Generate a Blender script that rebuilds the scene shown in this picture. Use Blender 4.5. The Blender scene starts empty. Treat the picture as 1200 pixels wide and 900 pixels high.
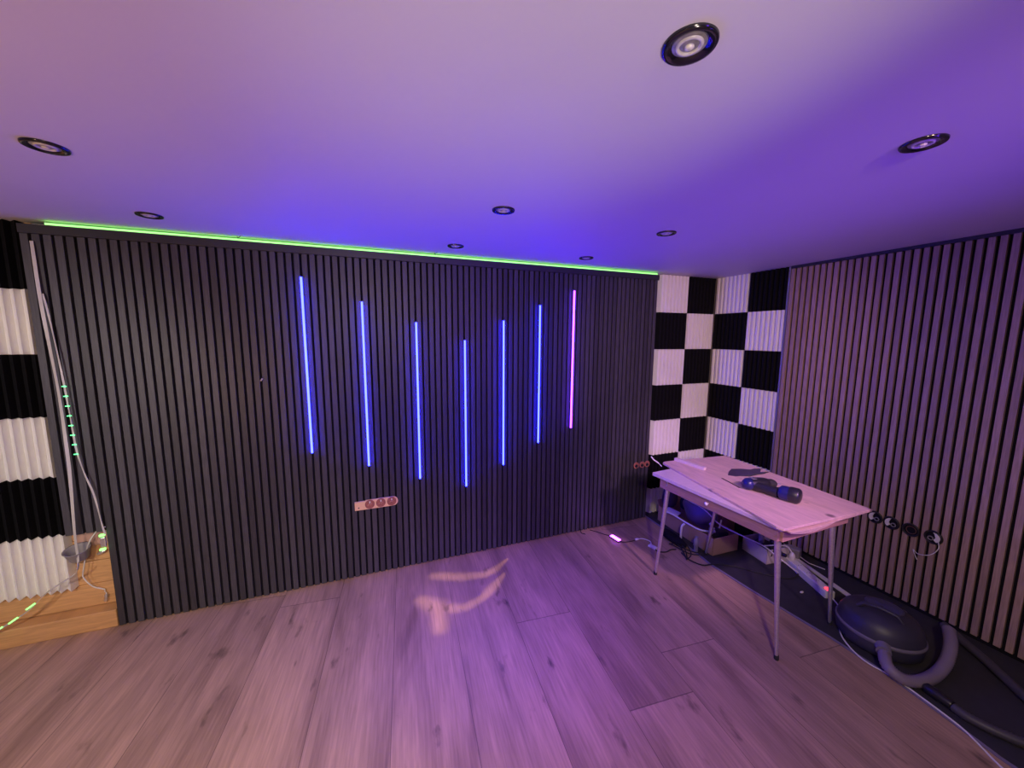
import bpy, bmesh, math, random
from mathutils import Vector, Matrix, Euler
random.seed(7)
S = bpy.context.scene
COL = S.collection
PI = math.pi

# ------------------------------------------------------------------ camera
CAM = Vector((1.5918, -2.3884, 1.5173)); F = 435.88
yaw, pitch, roll = 0.36573, -0.12595, 0.00585
fw = Vector((math.sin(yaw)*math.cos(pitch), math.cos(yaw)*math.cos(pitch), math.sin(pitch)))
rt0 = Vector((math.cos(yaw), -math.sin(yaw), 0)); up0 = rt0.cross(fw)
rt = math.cos(roll)*rt0 + math.sin(roll)*up0; up = -math.sin(roll)*rt0 + math.cos(roll)*up0
cd = bpy.data.cameras.new('camera'); cam = bpy.data.objects.new('camera', cd); COL.objects.link(cam)
cd.sensor_width = 36; cd.lens = F/1200*36; cd.clip_start = .02
mt = Matrix((rt, up, -fw)).transposed().to_4x4(); mt.translation = CAM; cam.matrix_world = mt
S.camera = cam

# ------------------------------------------------------------------ exposure, world, lights
S.view_settings.view_transform = 'Standard'; S.view_settings.look = 'None'
S.view_settings.gamma = 1; S.view_settings.exposure = 0; S.view_settings.use_curve_mapping = False
w = bpy.data.worlds.new('world'); S.world = w; w.use_nodes = True
w.node_tree.nodes['Background'].inputs[0].default_value = (.5, .45, .6, 1)
w.node_tree.nodes['Background'].inputs[1].default_value = .02

def lamp(name, kind, loc, col, e, size=.05, target=None, **k):
    l = bpy.data.lights.new(name, kind); l.color = col; l.energy = e
    if kind == 'AREA':
        l.shape = k.get('shape', 'RECTANGLE'); l.size = size
        if 'size_y' in k: l.size_y = k['size_y']
    else: l.shadow_soft_size = size
    if kind == 'SPOT': l.spot_size = k.get('angle', 1); l.spot_blend = k.get('blend', .5)
    o = bpy.data.objects.new(name, l); COL.objects.link(o); o.location = loc
    if target is not None:
        o.rotation_euler = (Vector(target)-Vector(loc)).to_track_quat('-Z', 'Y').to_euler()
    return o
# room downlight placed from the leg shadows; every other lamp is an added, unseen fill
lamp('room_downlight', 'SPOT', (1.62, -2.92, 1.97), (1.0, 0.78, 0.6), 83.1, 0.06, target=(1.9, -1.9, 0), angle=2.75, blend=0.6)
lamp('blue_wall_fill', 'SPOT', (2.9, -3.9, 1.5), (0.17, 0.02, 1.0), 171.0, 0.1, target=(2.6, 0, 1.0), angle=1.1, blend=1)  # added blue fill on the main wall, no such fixture known
lamp('violet_floor_fill_wide', 'SPOT', (2.3, -2.2, 1.96), (0.411, 0.081, 1.0), 56.0, 0.08, target=(2.35, -0.85, 0), angle=1.15, blend=1)  # added fill, tints the middle of the floor violet
lamp('left_ceiling_fill', 'SPOT', (0.3, -2.9, 0.8), (1.0, 0.61, 0.354), 83.3, 0.08, target=(0.7, -1.2, 2.02), angle=1.5, blend=1)  # added warm fill for the left part of the ceiling
lamp('blue_ceiling_fill_right', 'SPOT', (2.6, -3.8, 0.3), (0.12, 0.02, 1.0), 55.4, 0.08, target=(3.3, -0.6, 2.02), angle=0.8, blend=1)  # unseen beam put in to turn the right ceiling blue
lamp('corner_fill', 'SPOT', (2.0, -3.6, 1.9), (1.0, 0.6, 0.34), 222.6, 0.06, target=(3.95, -0.1, 1.35), angle=0.62, blend=1)  # added to brighten the foam corner
lamp('table_fill', 'SPOT', (2.957, -2.75, 1.98), (0.904, 0.471, 1.0), 174.9, 0.05, target=(3.52, -0.95, 0.7), angle=0.62, blend=1)  # added to lift the tabletop towards pink
lamp('left_wall_fill', 'SPOT', (-0.2, -2.9, 1.5), (1.0, 0.9, 0.85), 147.2, 0.08, target=(-0.15, 0, 1.1), angle=0.8, blend=1)  # added fill for the foam tiles at the left edge
lamp('left_floor_fill', 'SPOT', (0.75, -2.75, 1.98), (1.0, 0.786, 0.613), 205.5, 0.06, target=(0.8, -1.2, 0), angle=1.3, blend=1)  # added warm fill for the floor at the left
lamp('violet_floor_fill_narrow', 'SPOT', (2.3, -2.1, 1.96), (0.198, 0.036, 1.0), 160.2, 0.08, target=(2.2, -0.75, 0), angle=0.7, blend=1)  # second added floor fill, narrower and bluer
lamp('near_ceiling_fill', 'SPOT', (1.9, -2.9, 0.9), (1.0, 0.848, 0.742), 48.1, 0.08, target=(1.95, -1.85, 2.02), angle=0.85, blend=1)  # unseen fill put in to whiten the near ceiling
lamp('violet_ceiling_fill', 'SPOT', (3.6, -2.7, 0.4), (0.12, 0.02, 1.0), 37.1, 0.08, target=(3.0, -1.55, 2.02), angle=1.1, blend=1)  # unseen blue fill added for the ceiling towards the right
TUBE_B = 100.0

# ------------------------------------------------------------------ materials
def mat(name, col, rough=.6, metal=0, noise=0, nscale=20, stretch=(1,1,1), bump=0, emis=None, spec=.5, alpha=1, trans=0):
    m = bpy.data.materials.new(name); m.use_nodes = True; nt = m.node_tree
    b = nt.nodes['Principled BSDF']; b.inputs['Roughness'].default_value = rough; b.inputs['Metallic'].default_value = metal
    b.inputs['Specular IOR Level'].default_value = spec
    b.inputs['Base Color'].default_value = (*col, 1)
    if alpha < 1: b.inputs['Alpha'].default_value = alpha
    if trans: b.inputs['Transmission Weight'].default_value = trans
    tc = nt.nodes.new('ShaderNodeNewGeometry'); mp = nt.nodes.new('ShaderNodeMapping'); mp.inputs['Scale'].default_value = stretch
    nt.links.new(tc.outputs['Position'], mp.inputs['Vector'])
    n = nt.nodes.new('ShaderNodeTexNoise'); n.inputs['Scale'].default_value = nscale; n.inputs['Detail'].default_value = 4
    nt.links.new(mp.outputs[0], n.inputs['Vector'])
    if noise:
        mx = nt.nodes.new('ShaderNodeMixRGB'); mx.inputs[1].default_value = (*[c*(1-noise) for c in col], 1)
        mx.inputs[2].default_value = (*[min(1, c*(1+noise)) for c in col], 1)
        nt.links.new(n.outputs['Fac'], mx.inputs[0]); nt.links.new(mx.outputs[0], b.inputs['Base Color'])
    if bump:
        bp = nt.nodes.new('ShaderNodeBump'); bp.inputs['Strength'].default_value = bump; bp.inputs['Distance'].default_value = .003
        nt.links.new(n.outputs['Fac'], bp.inputs['Height']); nt.links.new(bp.outputs[0], b.inputs['Normal'])
    if emis:
        b.inputs['Emission Color'].default_value = (*emis, 1); b.inputs['Emission Strength'].default_value = 1
    return m

def slat_mat(name, col, axis, period, off, rough=.45, var=.25, grain=.3):
    """veneered slats: a tone of its own for every slat, fine grain running up the slat"""
    m = mat(name, col, rough); nt = m.node_tree; N = nt.nodes; L = nt.links; b = N['Principled BSDF']
    g = N.new('ShaderNodeNewGeometry'); sx = N.new('ShaderNodeSeparateXYZ'); L.new(g.outputs['Position'], sx.inputs[0])
    a = N.new('ShaderNodeMath'); a.operation = 'SUBTRACT'; L.new(sx.outputs[axis], a.inputs[0]); a.inputs[1].default_value = off
    d = N.new('ShaderNodeMath'); d.operation = 'DIVIDE'; L.new(a.outputs[0], d.inputs[0]); d.inputs[1].default_value = period
    f = N.new('ShaderNodeMath'); f.operation = 'FLOOR'; L.new(d.outputs[0], f.inputs[0])
    wn = N.new('ShaderNodeTexWhiteNoise'); wn.noise_dimensions = '1D'; L.new(f.outputs[0], wn.inputs['W'])
    mp = N.new('ShaderNodeMapping'); mp.inputs['Scale'].default_value = (90, 90, 6); L.new(g.outputs['Position'], mp.inputs[0])
    no = N.new('ShaderNodeTexNoise'); no.inputs['Scale'].default_value = 2; no.inputs['Detail'].default_value = 6; L.new(mp.outputs[0], no.inputs['Vector'])
    r1 = N.new('ShaderNodeMapRange'); L.new(wn.outputs['Value'], r1.inputs[0]); r1.inputs[3].default_value = 1-var; r1.inputs[4].default_value = 1+var
    r2 = N.new('ShaderNodeMapRange'); L.new(no.outputs['Fac'], r2.inputs[0]); r2.inputs[1].default_value = .3; r2.inputs[2].default_value = .7
    r2.inputs[3].default_value = 1-grain; r2.inputs[4].default_value = 1+grain
    mu = N.new('ShaderNodeMath'); mu.operation = 'MULTIPLY'; L.new(r1.outputs[0], mu.inputs[0]); L.new(r2.outputs[0], mu.inputs[1])
    vm = N.new('ShaderNodeVectorMath'); vm.operation = 'SCALE'; vm.inputs[0].default_value = col; L.new(mu.outputs[0], vm.inputs['Scale'])
    L.new(vm.outputs[0], b.inputs['Base Color'])
    return m

def floor_mat():
    m = mat('laminate_oak', (.4, .28, .2), .42, spec=.35); nt = m.node_tree; N = nt.nodes; L = nt.links; b = N['Principled BSDF']
    g = N.new('ShaderNodeNewGeometry'); mp = N.new('ShaderNodeMapping'); mp.inputs['Rotation'].default_value = (0, 0, math.radians(4.9))
    mp.inputs['Location'].default_value = (0.175, 0, 0)
    L.new(g.outputs['Position'], mp.inputs[0]); s = N.new('ShaderNodeSeparateXYZ'); L.new(mp.outputs[0], s.inputs[0])
    def mth(op, a, bb=None):
        n = N.new('ShaderNodeMath'); n.operation = op
        for i, v in enumerate((a, bb)):
            if v is None: continue
            if isinstance(v, (int, float)): n.inputs[i].default_value = v
            else: L.new(v, n.inputs[i])
        return n.outputs[0]
    u = mth('DIVIDE', s.outputs[0], .312); iu = mth('FLOOR', u); fu = mth('FRACT', u)
    wn = N.new('ShaderNodeTexWhiteNoise'); wn.noise_dimensions = '1D'; L.new(iu, wn.inputs['W'])
    v = mth('ADD', mth('DIVIDE', s.outputs[1], 1.95), mth('MULTIPLY', wn.outputs['Value'], 5)); iv = mth('FLOOR', v); fv = mth('FRACT', v)
    cb = N.new('ShaderNodeCombineXYZ'); L.new(iu, cb.inputs[0]); L.new(iv, cb.inputs[1])
    wn2 = N.new('ShaderNodeTexWhiteNoise'); wn2.noise_dimensions = '2D'; L.new(cb.outputs[0], wn2.inputs['Vector'])
    ofs = N.new('ShaderNodeVectorMath'); ofs.operation = 'SCALE'; L.new(wn2.outputs['Color'], ofs.inputs[0]); ofs.inputs['Scale'].default_value = 9
    ad = N.new('ShaderNodeVectorMath'); L.new(mp.outputs[0], ad.inputs[0]); L.new(ofs.outputs[0], ad.inputs[1])
    m2 = N.new('ShaderNodeMapping'); m2.inputs['Scale'].default_value = (6, .8, 1); L.new(ad.outputs[0], m2.inputs[0])
    n1 = N.new('ShaderNodeTexNoise'); n1.inputs['Scale'].default_value = 1.3; n1.inputs['Detail'].default_value = 7; n1.inputs['Distortion'].default_value = .6; L.new(m2.outputs[0], n1.inputs['Vector'])
    m3 = N.new('ShaderNodeMapping'); m3.inputs['Scale'].default_value = (60, 3, 1); L.new(ad.outputs[0], m3.inputs[0])
    n2 = N.new('ShaderNodeTexNoise'); n2.inputs['Scale'].default_value = 2; n2.inputs['Detail'].default_value = 5; L.new(m3.outputs[0], n2.inputs['Vector'])
    m4 = N.new('ShaderNodeMapping'); m4.inputs['Scale'].default_value = (9, 3.5, 1); L.new(ad.outputs[0], m4.inputs[0])
    n3 = N.new('ShaderNodeTexNoise'); n3.inputs['Scale'].default_value = 1.6; n3.inputs['Detail'].default_value = 5; L.new(m4.outputs[0], n3.inputs['Vector'])
    rp = N.new('ShaderNodeValToRGB'); e = rp.color_ramp.elements
    e[0].position = .3; e[0].color = (.23, .142, .092, 1); e[1].position = .62; e[1].color = (.45, .29, .185, 1)
    x = e.new(.47); x.color = (.365, .236, .152, 1); L.new(n1.outputs['Fac'], rp.inputs[0])
    k = N.new('ShaderNodeMapRange'); L.new(n3.outputs['Fac'], k.inputs[0]); k.inputs[1].default_value = .24; k.inputs[2].default_value = .36; k.inputs[3].default_value = .35; k.inputs[4].default_value = 1
    g2 = N.new('ShaderNodeMapRange'); L.new(n2.outputs['Fac'], g2.inputs[0]); g2.inputs[1].default_value = .3; g2.inputs[2].default_value = .7; g2.inputs[3].default_value = .82; g2.inputs[4].default_value = 1.15
    t = N.new('ShaderNodeMapRange'); L.new(wn2.outputs['Value'], t.inputs[0]); t.inputs[3].default_value = .93; t.inputs[4].default_value = 1.07
    e1 = mth('LESS_THAN', mth('ABSOLUTE', mth('SUBTRACT', fu, .5)), .4955)
    e2 = mth('LESS_THAN', mth('ABSOLUTE', mth('SUBTRACT', fv, .5)), .4988)
    seam = mth('ADD', mth('MULTIPLY', mth('MULTIPLY', e1, e2), .5), .5)
    q = mth('MULTIPLY', mth('MULTIPLY', k.outputs[0], g2.outputs[0]), mth('MULTIPLY', t.outputs[0], seam))
    vm = N.new('ShaderNodeVectorMath'); vm.operation = 'SCALE'; L.new(rp.outputs[0], vm.inputs[0]); L.new(q, vm.inputs['Scale'])
    L.new(vm.outputs[0], b.inputs['Base Color'])
    bp = N.new('ShaderNodeBump'); bp.inputs['Strength'].default_value = .25; bp.inputs['Distance'].default_value = .002
    L.new(mth('ADD', mth('MULTIPLY', n2.outputs['Fac'], .3), seam), bp.inputs['Height']); L.new(bp.outputs[0], b.inputs['Normal'])
    return m

def pine_mat(name, col, knot_scale, stretch):
    m = mat(name, col, .5); nt = m.node_tree; N = nt.nodes; L = nt.links; b = N['Principled BSDF']
    g = N.new('ShaderNodeNewGeometry'); mp = N.new('ShaderNodeMapping'); mp.inputs['Scale'].default_value = stretch; L.new(g.outputs['Position'], mp.inputs[0])
    n1 = N.new('ShaderNodeTexNoise'); n1.inputs['Scale'].default_value = 3; n1.inputs['Detail'].default_value = 6; n1.inputs['Distortion'].default_value = 1; L.new(mp.outputs[0], n1.inputs['Vector'])
    vo = N.new('ShaderNodeTexVoronoi'); vo.inputs['Scale'].default_value = knot_scale; L.new(g.outputs['Position'], vo.inputs['Vector'])
    k = N.new('ShaderNodeMapRange'); L.new(vo.outputs['Distance'], k.inputs[0]); k.inputs[1].default_value = .06; k.inputs[2].default_value = .13; k.inputs[3].default_value = .35; k.inputs[4].default_value = 1
    r = N.new('ShaderNodeMapRange'); L.new(n1.outputs['Fac'], r.inputs[0]); r.inputs[1].default_value = .3; r.inputs[2].default_value = .7; r.inputs[3].default_value = .82; r.inputs[4].default_value = 1.10
    mu = N.new('ShaderNodeMath'); mu.operation = 'MULTIPLY'; L.new(k.outputs[0], mu.inputs[0]); L.new(r.outputs[0], mu.inputs[1])
    vm = N.new('ShaderNodeVectorMath'); vm.operation = 'SCALE'; vm.inputs[0].default_value = col; L.new(mu.outputs[0], vm.inputs['Scale'])
    L.new(vm.outputs[0], b.inputs['Base Color'])
    return m

PM = .03805; PR = .03749; X0 = .160; Y0 = -.566
H = 2.0236; HP = 2.0036; XR = 4.44; YB = .095
M = dict(
    ceiling=mat('ceiling_paint', (.70, .66, .68), .6, noise=.03, nscale=3, bump=.03),
    plaster=mat('wall_plaster', (.55, .5, .47), .8, noise=.08, nscale=4),
    slat=slat_mat('black_slats', (.050, .048, .060), 0, PM, X0, .45, .28, .25),
    oak=slat_mat('oak_slats', (.37, .25, .20), 1, PR, Y0, .5, .15, .2),
    felt=mat('black_felt', (.012, .011, .016), .95, noise=.3, nscale=300, spec=.1),
    rail=mat('black_rail', (.03, .03, .034), .4),
    foam_w=mat('white_foam', (.84, .83, .81), .9, noise=.05, nscale=8, spec=.1),
    foam_b=mat('black_foam', (.008, .008, .010), .95, noise=.3, nscale=60, spec=.08),
    pine=pine_mat('pine_boards', (.60, .34, .15), 7, (2.2, 1, 22)),
    ply=pine_mat('pale_plywood', (.66, .46, .36), 5.5, (14, 2, 1)),
    board=mat('particle_board', (.62, .5, .46), .5, noise=.12, nscale=40),
    apron=pine_mat('table_apron', (.45, .25, .19), 1.1, (1, 3, 30)),
    chrome=mat('worn_chrome', (.80, .78, .78), .32, metal=.85, noise=.25, nscale=90),
    blackp=mat('black_plastic', (.015, .015, .018), .35),
    rubber=mat('black_rubber', (.02, .02, .02), .7),
    whitep=mat('white_plastic', (.75, .73, .70), .4),
    greyp=mat('grey_plastic', (.25, .23, .25), .5),
    card=mat('cardboard', (.40, .25, .17), .85, noise=.12, nscale=14),
    cardw=mat('white_cardboard', (.52, .46, .44), .8, noise=.08, nscale=14),
    carpet=mat('dark_underlay', (.030, .028, .034), .8, noise=.35, nscale=18, bump=.3),
    dust=mat('dusty_plastic', (.035, .033, .06), .45, noise=.45, nscale=9),
    hose=mat('grey_hose', (.22, .18, .26), .5, noise=.1, nscale=30),
    wand=mat('dull_grey_tube', (.06, .055, .065), .5),
    bag=mat('violet_grey_bag', (.12, .11, .13), .35, noise=.35, nscale=8, bump=.6),
    tape=mat('strip_backing', (.50, .48, .47), .45, noise=.12, nscale=30),
    glass=mat('lens_glass', (.30, .29, .27), .3, noise=.8, nscale=70, metal=.3),
    bulb=mat('bulb_face', (.75, .7, .62), .25, noise=.4, nscale=60),
    ring=mat('gloss_black_ring', (.008, .008, .012), .12, spec=.8),
    red=mat('red_switch', (.7, .03, .03), .3, emis=(3, .12, .18)),
    terr=mat('terracotta_box', (.38, .14, .10), .5, noise=.5, nscale=70),
    blue=mat('blue_reflection', (.012, .014, .10), .3),  # drill's black plastic coloured blue to stand for the tubes' reflection
    tube=mat('tube_blue_light', (.1, .1, .1), .5, emis=(.45, .62, TUBE_B)),
    tubem=mat('tube_magenta_light', (.1, .1, .1), .5, emis=(5, .5, 44)),
    green=mat('green_led_light', (.1, .1, .1), .5, emis=(.60, 2.2, .42)),
    greendot=mat('green_led_dot', (.1, .1, .1), .5, emis=(.3, 3.5, .9)),
    ctrl=mat('controller_glow', (.3, .1, .3), .5, emis=(5, .8, 14)),
)
M['floor'] = floor_mat()

# ------------------------------------------------------------------ mesh helpers
class MB:
    def __init__(s): s.v = []; s.f = []; s.sm = []
    def add(s, vs, fs, smooth=False):
        n = len(s.v); s.v += [Vector(v) for v in vs]; s.f += [tuple(i+n for i in f) for f in fs]; s.sm += [smooth]*len(fs); return s
    def box(s, a, b, R=None, c=None):
        vs = [Vector((x, y, z)) for x in (a[0], b[0]) for y in (a[1], b[1]) for z in (a[2], b[2])]
        if R is not None: vs = [R @ v + (Vector(c) if c is not None else Vector()) for v in vs]
        return s.add(vs, [(0, 1, 3, 2), (4, 6, 7, 5), (0, 4, 5, 1), (2, 3, 7, 6), (0, 2, 6, 4), (1, 5, 7, 3)])
    def prism(s, pts, z0, z1):   # pts: xy ring, counter-clockwise
        n = len(pts); vs = [(*p, z0) for p in pts]+[(*p, z1) for p in pts]
        return s.add(vs, [tuple(range(n))[::-1], tuple(range(n, 2*n))]+[(i, (i+1) % n, n+(i+1) % n, n+i) for i in range(n)])
    def tube(s, pts, r, seg=8, cap=True, rib=None):
        pts = [Vector(p) for p in pts]; n = len(pts); rs = r if isinstance(r, (list, tuple)) else [r]*n
        t0 = (pts[1]-pts[0]).normalized(); a = Vector((0, 0, 1)) if abs(t0.z) < .9 else Vector((1, 0, 0))
        u = t0.cross(a).normalized(); vs = []
        for i, p in enumerate(pts):
            t = (pts[min(i+1, n-1)]-pts[max(i-1, 0)]).normalized()
            u = (u-t*u.dot(t)).normalized(); vv = t.cross(u)
            for k in range(seg): an = 2*PI*k/seg; vs.append(p+(u*math.cos(an)+vv*math.sin(an))*rs[i])
        fs = [(i*seg+k, i*seg+(k+1) % seg, (i+1)*seg+(k+1) % seg, (i+1)*seg+k) for i in range(n-1) for k in range(seg)]
        s.add(vs, fs, True)
        if cap: s.add(vs[:seg], [tuple(range(seg))[::-1]]); s.add(vs[-seg:], [tuple(range(seg))])
        return s
    def ribbon(s, pts, wdir, wd, th=.0012):   # flat strip
        pts = [Vector(p) for p in pts]; n = len(pts); vs = []
        for i, p in enumerate(pts):
            t = (pts[min(i+1, n-1)]-pts[max(i-1, 0)]).normalized()
            wv = Vector(wdir[i] if isinstance(wdir, list) else wdir); wv = (wv-t*wv.dot(t)).normalized(); nn = t.cross(wv)
            for a, b in ((-1, -1), (1, -1), (1, 1), (-1, 1)): vs.append(p+wv*a*wd/2+nn*b*th/2)
        fs = [(i*4+k, i*4+(k+1) % 4, i*4+4+(k+1) % 4, i*4+4+k) for i in range(n-1) for k in range(4)]
        return s.add(vs, fs+[(3, 2, 1, 0), (n*4-4, n*4-3, n*4-2, n*4-1)])
    def lathe(s, prof, R, c, seg=32, cap0=False, cap1=False):   # prof: (r, h) along the axis R@z
        vs = []; c = Vector(c)
        for r, h in prof:
            for k in range(seg): an = 2*PI*k/seg; vs.append(R @ Vector((r*math.cos(an), r*math.sin(an), h))+c)
        n = len(prof); fs = [(i*seg+k, i*seg+(k+1) % seg, (i+1)*seg+(k+1) % seg, (i+1)*seg+k) for i in range(n-1) for k in range(seg)]
        s.add(vs, fs, True)
        if cap0: s.add(vs[:seg], [tuple(range(seg))[::-1]])
        if cap1: s.add(vs[-seg:], [tuple(range(seg))])
        return s
    def build(s, name, m, parent=None, bevel=0, sub=0):
        off = parent_off(parent) if parent else Vector()
        me = bpy.data.meshes.new(name); me.from_pydata([v-off for v in s.v], [], s.f); me.update()
        for p, sm in zip(me.polygons, s.sm): p.use_smooth = sm
        bm = bmesh.new(); bm.from_mesh(me); bmesh.ops.recalc_face_normals(bm, faces=bm.faces); bm.to_mesh(me); bm.free()
        me.materials.append(m); o = bpy.data.objects.new(name, me); COL.objects.link(o)
        if parent: o.parent = parent
        if bevel:
            b = o.modifiers.new('bevel', 'BEVEL'); b.width = bevel; b.segments = 2; b.limit_method = 'ANGLE'; b.angle_limit = .6
        if sub:
            b = o.modifiers.new('sub', 'SUBSURF'); b.levels = sub; b.render_levels = sub
        return o
def parent_off(p):
    o = Vector()
    while p: o += p.location; p = p.parent
    return o
I3 = Matrix.Identity(3)
RX = lambda a: Matrix.Rotation(a, 3, 'X'); RY = lambda a: Matrix.Rotation(a, 3, 'Y'); RZ = lambda a: Matrix.Rotation(a, 3, 'Z')
def thing(name, label, cat, loc, group=None):
    o = bpy.data.objects.new(name, None); o.empty_display_size = .05; COL.objects.link(o); o.location = loc
    return tag(o, label, cat, group)
def tag(o, label, cat, group=None):
    o['label'] = label; o['category'] = cat
    if group: o['group'] = group
    return o
def struct(o): o['kind'] = 'structure'; return o
def smooth(pts, n=6):   # Catmull-Rom
    P = [Vector(p) for p in pts]; P = [2*P[0]-P[1]]+P+[2*P[-1]-P[-2]]; out = []
    for i in range(1, len(P)-2):
        for k in range(n):
            t = k/n; a, b, c, d = P[i-1:i+3]
            out.append(.5*((2*b)+(c-a)*t+(2*a-5*b+4*c-d)*t*t+(3*b-a-3*c+d)*t**3))
    return out+[P[-2]]
def circle(cx, cz, r, n=20, ph=0): return [(cx+r*math.cos(2*PI*k/n+ph), cz+r*math.sin(2*PI*k/n+ph)) for k in range(n)]

# ------------------------------------------------------------------ room shell
XL, YF = -1.35, -4.8
struct(MB().box((XL-.1, YF-.1, -.1), (XR+.1, YB+.1, 0)).build('floor', M['floor']))
struct(MB().box((XL-.1, YF-.1, H), (XR+.1, YB+.1, H+.1)).build('ceiling', M['ceiling']))
struct(MB().box((XL-.1, YB, 0), (XR+.1, YB+.1, H)).build('wall_back', M['felt'] if False else M['plaster']))
struct(MB().box((XR, YF-.1, 0), (XR+.1, YB, H)).build('wall_right', M['plaster']))
struct(MB().box((XL-.1, YF-.1, 0), (XL, YB, H)).build('wall_left', M['plaster']))
struct(MB().box((XL, YF-.1, 0), (XR, YF, H)).build('wall_front', M['plaster']))
# pine boarding that shows at the lower left, boards laid across
pb = MB(); z = .096
for h in (.125, .125, .12, .10):
    pb.box((XL, .078, z+.0015), (.3035, YB, z+h-.0015)); z += h
struct(pb.build('trim_1', M['pine'], bevel=.003))
struct(MB().box((XL, .006, 0), (.3035, YB, .094)).build('baseboard_back', M['pine'], bevel=.004))
# black rails over the slats, dark skirting under the oak slats
struct(MB().box((X0, -.008, HP-.040), (3.735, .03, HP)).build('trim_2', M['rail'], bevel=.002))
struct(MB().box((XR-.05, YF, H-.018), (XR, Y0, H)).build('trim_3', M['rail']))
# dark underlay left bare along the right wall
edge = [(3.75, YB), (3.735, -.35), (3.69, -.68), (3.70, -.94), (3.72, -1.17), (3.74, -1.36), (3.742, -1.585), (3.715, -1.78), (3.69, -1.93), (3.68, -2.4), (3.70, -3.2), (3.70, YF)]
um = MB().prism(edge+[(XR, YF), (XR, YB)], 0, .004)
tag(um.build('floor_underlay', M['carpet']), 'long dark grey floor sheet along the foot of the oak slats, under the vacuum', 'mat')
lip = MB().ribbon([(x-.006, y, .004) for x, y in edge], (1, 0, 0), .014, .004)
tag(lip.build('edge_strip', mat('edge_vinyl', (.20, .17, .26), .4)), 'thin pale strip along the open edge of the dark floor sheet', 'edging')

# ------------------------------------------------------------------ black slat panels (main wall)
cuts = [(X0, 16, 'black slatted wall panel at the far left, its lower corner cut out over pine boards'),
        (None, 16, 'black slatted wall panel holding the leftmost light tube, beside the corner-cut panel'),
        (None, 16, 'black slatted wall panel holding the second and third light tubes and a wooden socket board'),
        (None, 16, 'black slatted wall panel behind the lowest light tube and the one right of it'),
        (None, 16, 'black slatted wall panel holding the magenta tube and the blue tube next to it'),
        (None, 14, 'black slatted wall panel at the right end, bare but for three round boxes low down')]
tubes = [(1.268, 1.836, .842), (1.574, 1.714, .728), (1.876, 1.602, .605), (2.178, 1.493, .510), (2.439, 1.624, .629), (2.709, 1.734, .762), (2.977, 1.845, .849)]
gapc = lambda x: X0+PM*round((x-X0-PM+.0055)/PM)+PM-.0055
tubes = [(gapc(x), a, b) for x, a, b in tubes]
k0 = 0
for x, n, lab in cuts:
    xa = X0+k0*PM; xb = xa+n*PM-(.0 if k0+n < 94 else .011)
    t = thing('slat_panel', lab, 'wall panel', (xa, YB, 0), 'black slat panels on the main wall')
    fl = MB()
    if k0 == 0:
        fl.box((xa, .017, .53), (.3035, .03, HP-.04)); fl.box((.3035, .017, 0), (xb, .03, HP-.04))
        fl.box((.3035, .03, 0), (.318, YB-.001, .53)); fl.box((xa, .03, .53), (.3035, .06, .545))
    else: fl.box((xa, .017, 0), (xb, .03, HP-.04))
    if k0+n >= 94: fl.box((xb-.012, .03, 0), (xb, YB-.001, HP-.04))
    fl.build('felt_backing', M['felt'], t)
    sl = MB()
    for k in range(n):
        a = xa+k*PM; b = a+.0268
        z0 = .53 if (k0+k) < 4 else .003
        if (k0+k) == 3: a2 = a
        sl.box((a, 0, z0+random.uniform(0, .004)), (b, .017, HP-.04))
    sl.build('slats', M['slat'], t, bevel=.0012)
    k0 += n

# ------------------------------------------------------------------ oak slat panels (right wall)
labs = ['oak slatted wall panel next to the chequered foam corner', 'oak slatted wall panel carrying the row of open round wall boxes', 'oak slatted wall panel at the right edge, beyond the row of wall boxes']
for j in range(3):
    ya = Y0-j*16*PR
    t = thing('slat_panel', labs[j], 'wall panel', (XR, ya, 0), 'oak slat panels on the right wall')
    MB().box((XR-.028, ya-16*PR, 0), (XR-.001, ya, H-.018)).build('felt_backing', M['felt'], t)
    sl = MB()
    for k in range(16):
        a = ya-k*PR; sl.box((XR-.044, a-.0235, .03), (XR-.028, a, H-.019))
    sl.build('slats', M['oak'], t, bevel=.001)
tag(MB().box((XR-.048, Y0+.002, .0), (XR-.001, Y0+.014, H-.001)).build('edge_profile', mat('grey_profile', (.3, .28, .28), .4, metal=.6)), 'thin grey upright edge profile where oak slats meet the foam', 'edge profile')

# ------------------------------------------------------------------ acoustic foam tiles
def foam_mesh(black, h, saw=False):
    """one wedge tile, 0.3 wide, ridges upright, lying in local x-z, face towards -y"""
    n = 8; p = .2985/n; pts = []
    for i in range(n):
        x = -.14925+i*p
        if saw: pts += [(x, -.014), (x+p*.94, -.050)]
        else: pts += [(x, -.014), (x+p*.30, -.046), (x+p*.74, -.048)]
    pts.append((.14925, -.014)); ring = pts+[(.14925, 0), (-.14925, 0)]
    m = MB(); nn = len(ring)
    vs = [(x, y, 0) for x, y in ring]+[(x, y, h) for x, y in ring]
    m.add(vs, [tuple(range(nn)), tuple(range(nn, 2*nn))[::-1]]+[(i, (i+1) % nn, nn+(i+1) % nn, nn+i) for i in range(nn)])
    o = m.build('foam_tile', M['foam_b' if black else 'foam_w'], bevel=.0)
    return o
protos = {}
rown = ['top', 'second', 'third', 'fourth', 'fifth', 'sixth', 'lowest']
def foam(black, h, saw, loc, rz, label, group):
    key = (black, round(h, 3), saw)
    if key not in protos: o = foam_mesh(*key); protos[key] = o
    else: o = protos[key].copy(); COL.objects.link(o)
    o.location = loc; o.rotation_euler = (0, 0, rz); tag(o, label, 'foam tile', group)
    return o
T = .3
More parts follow.
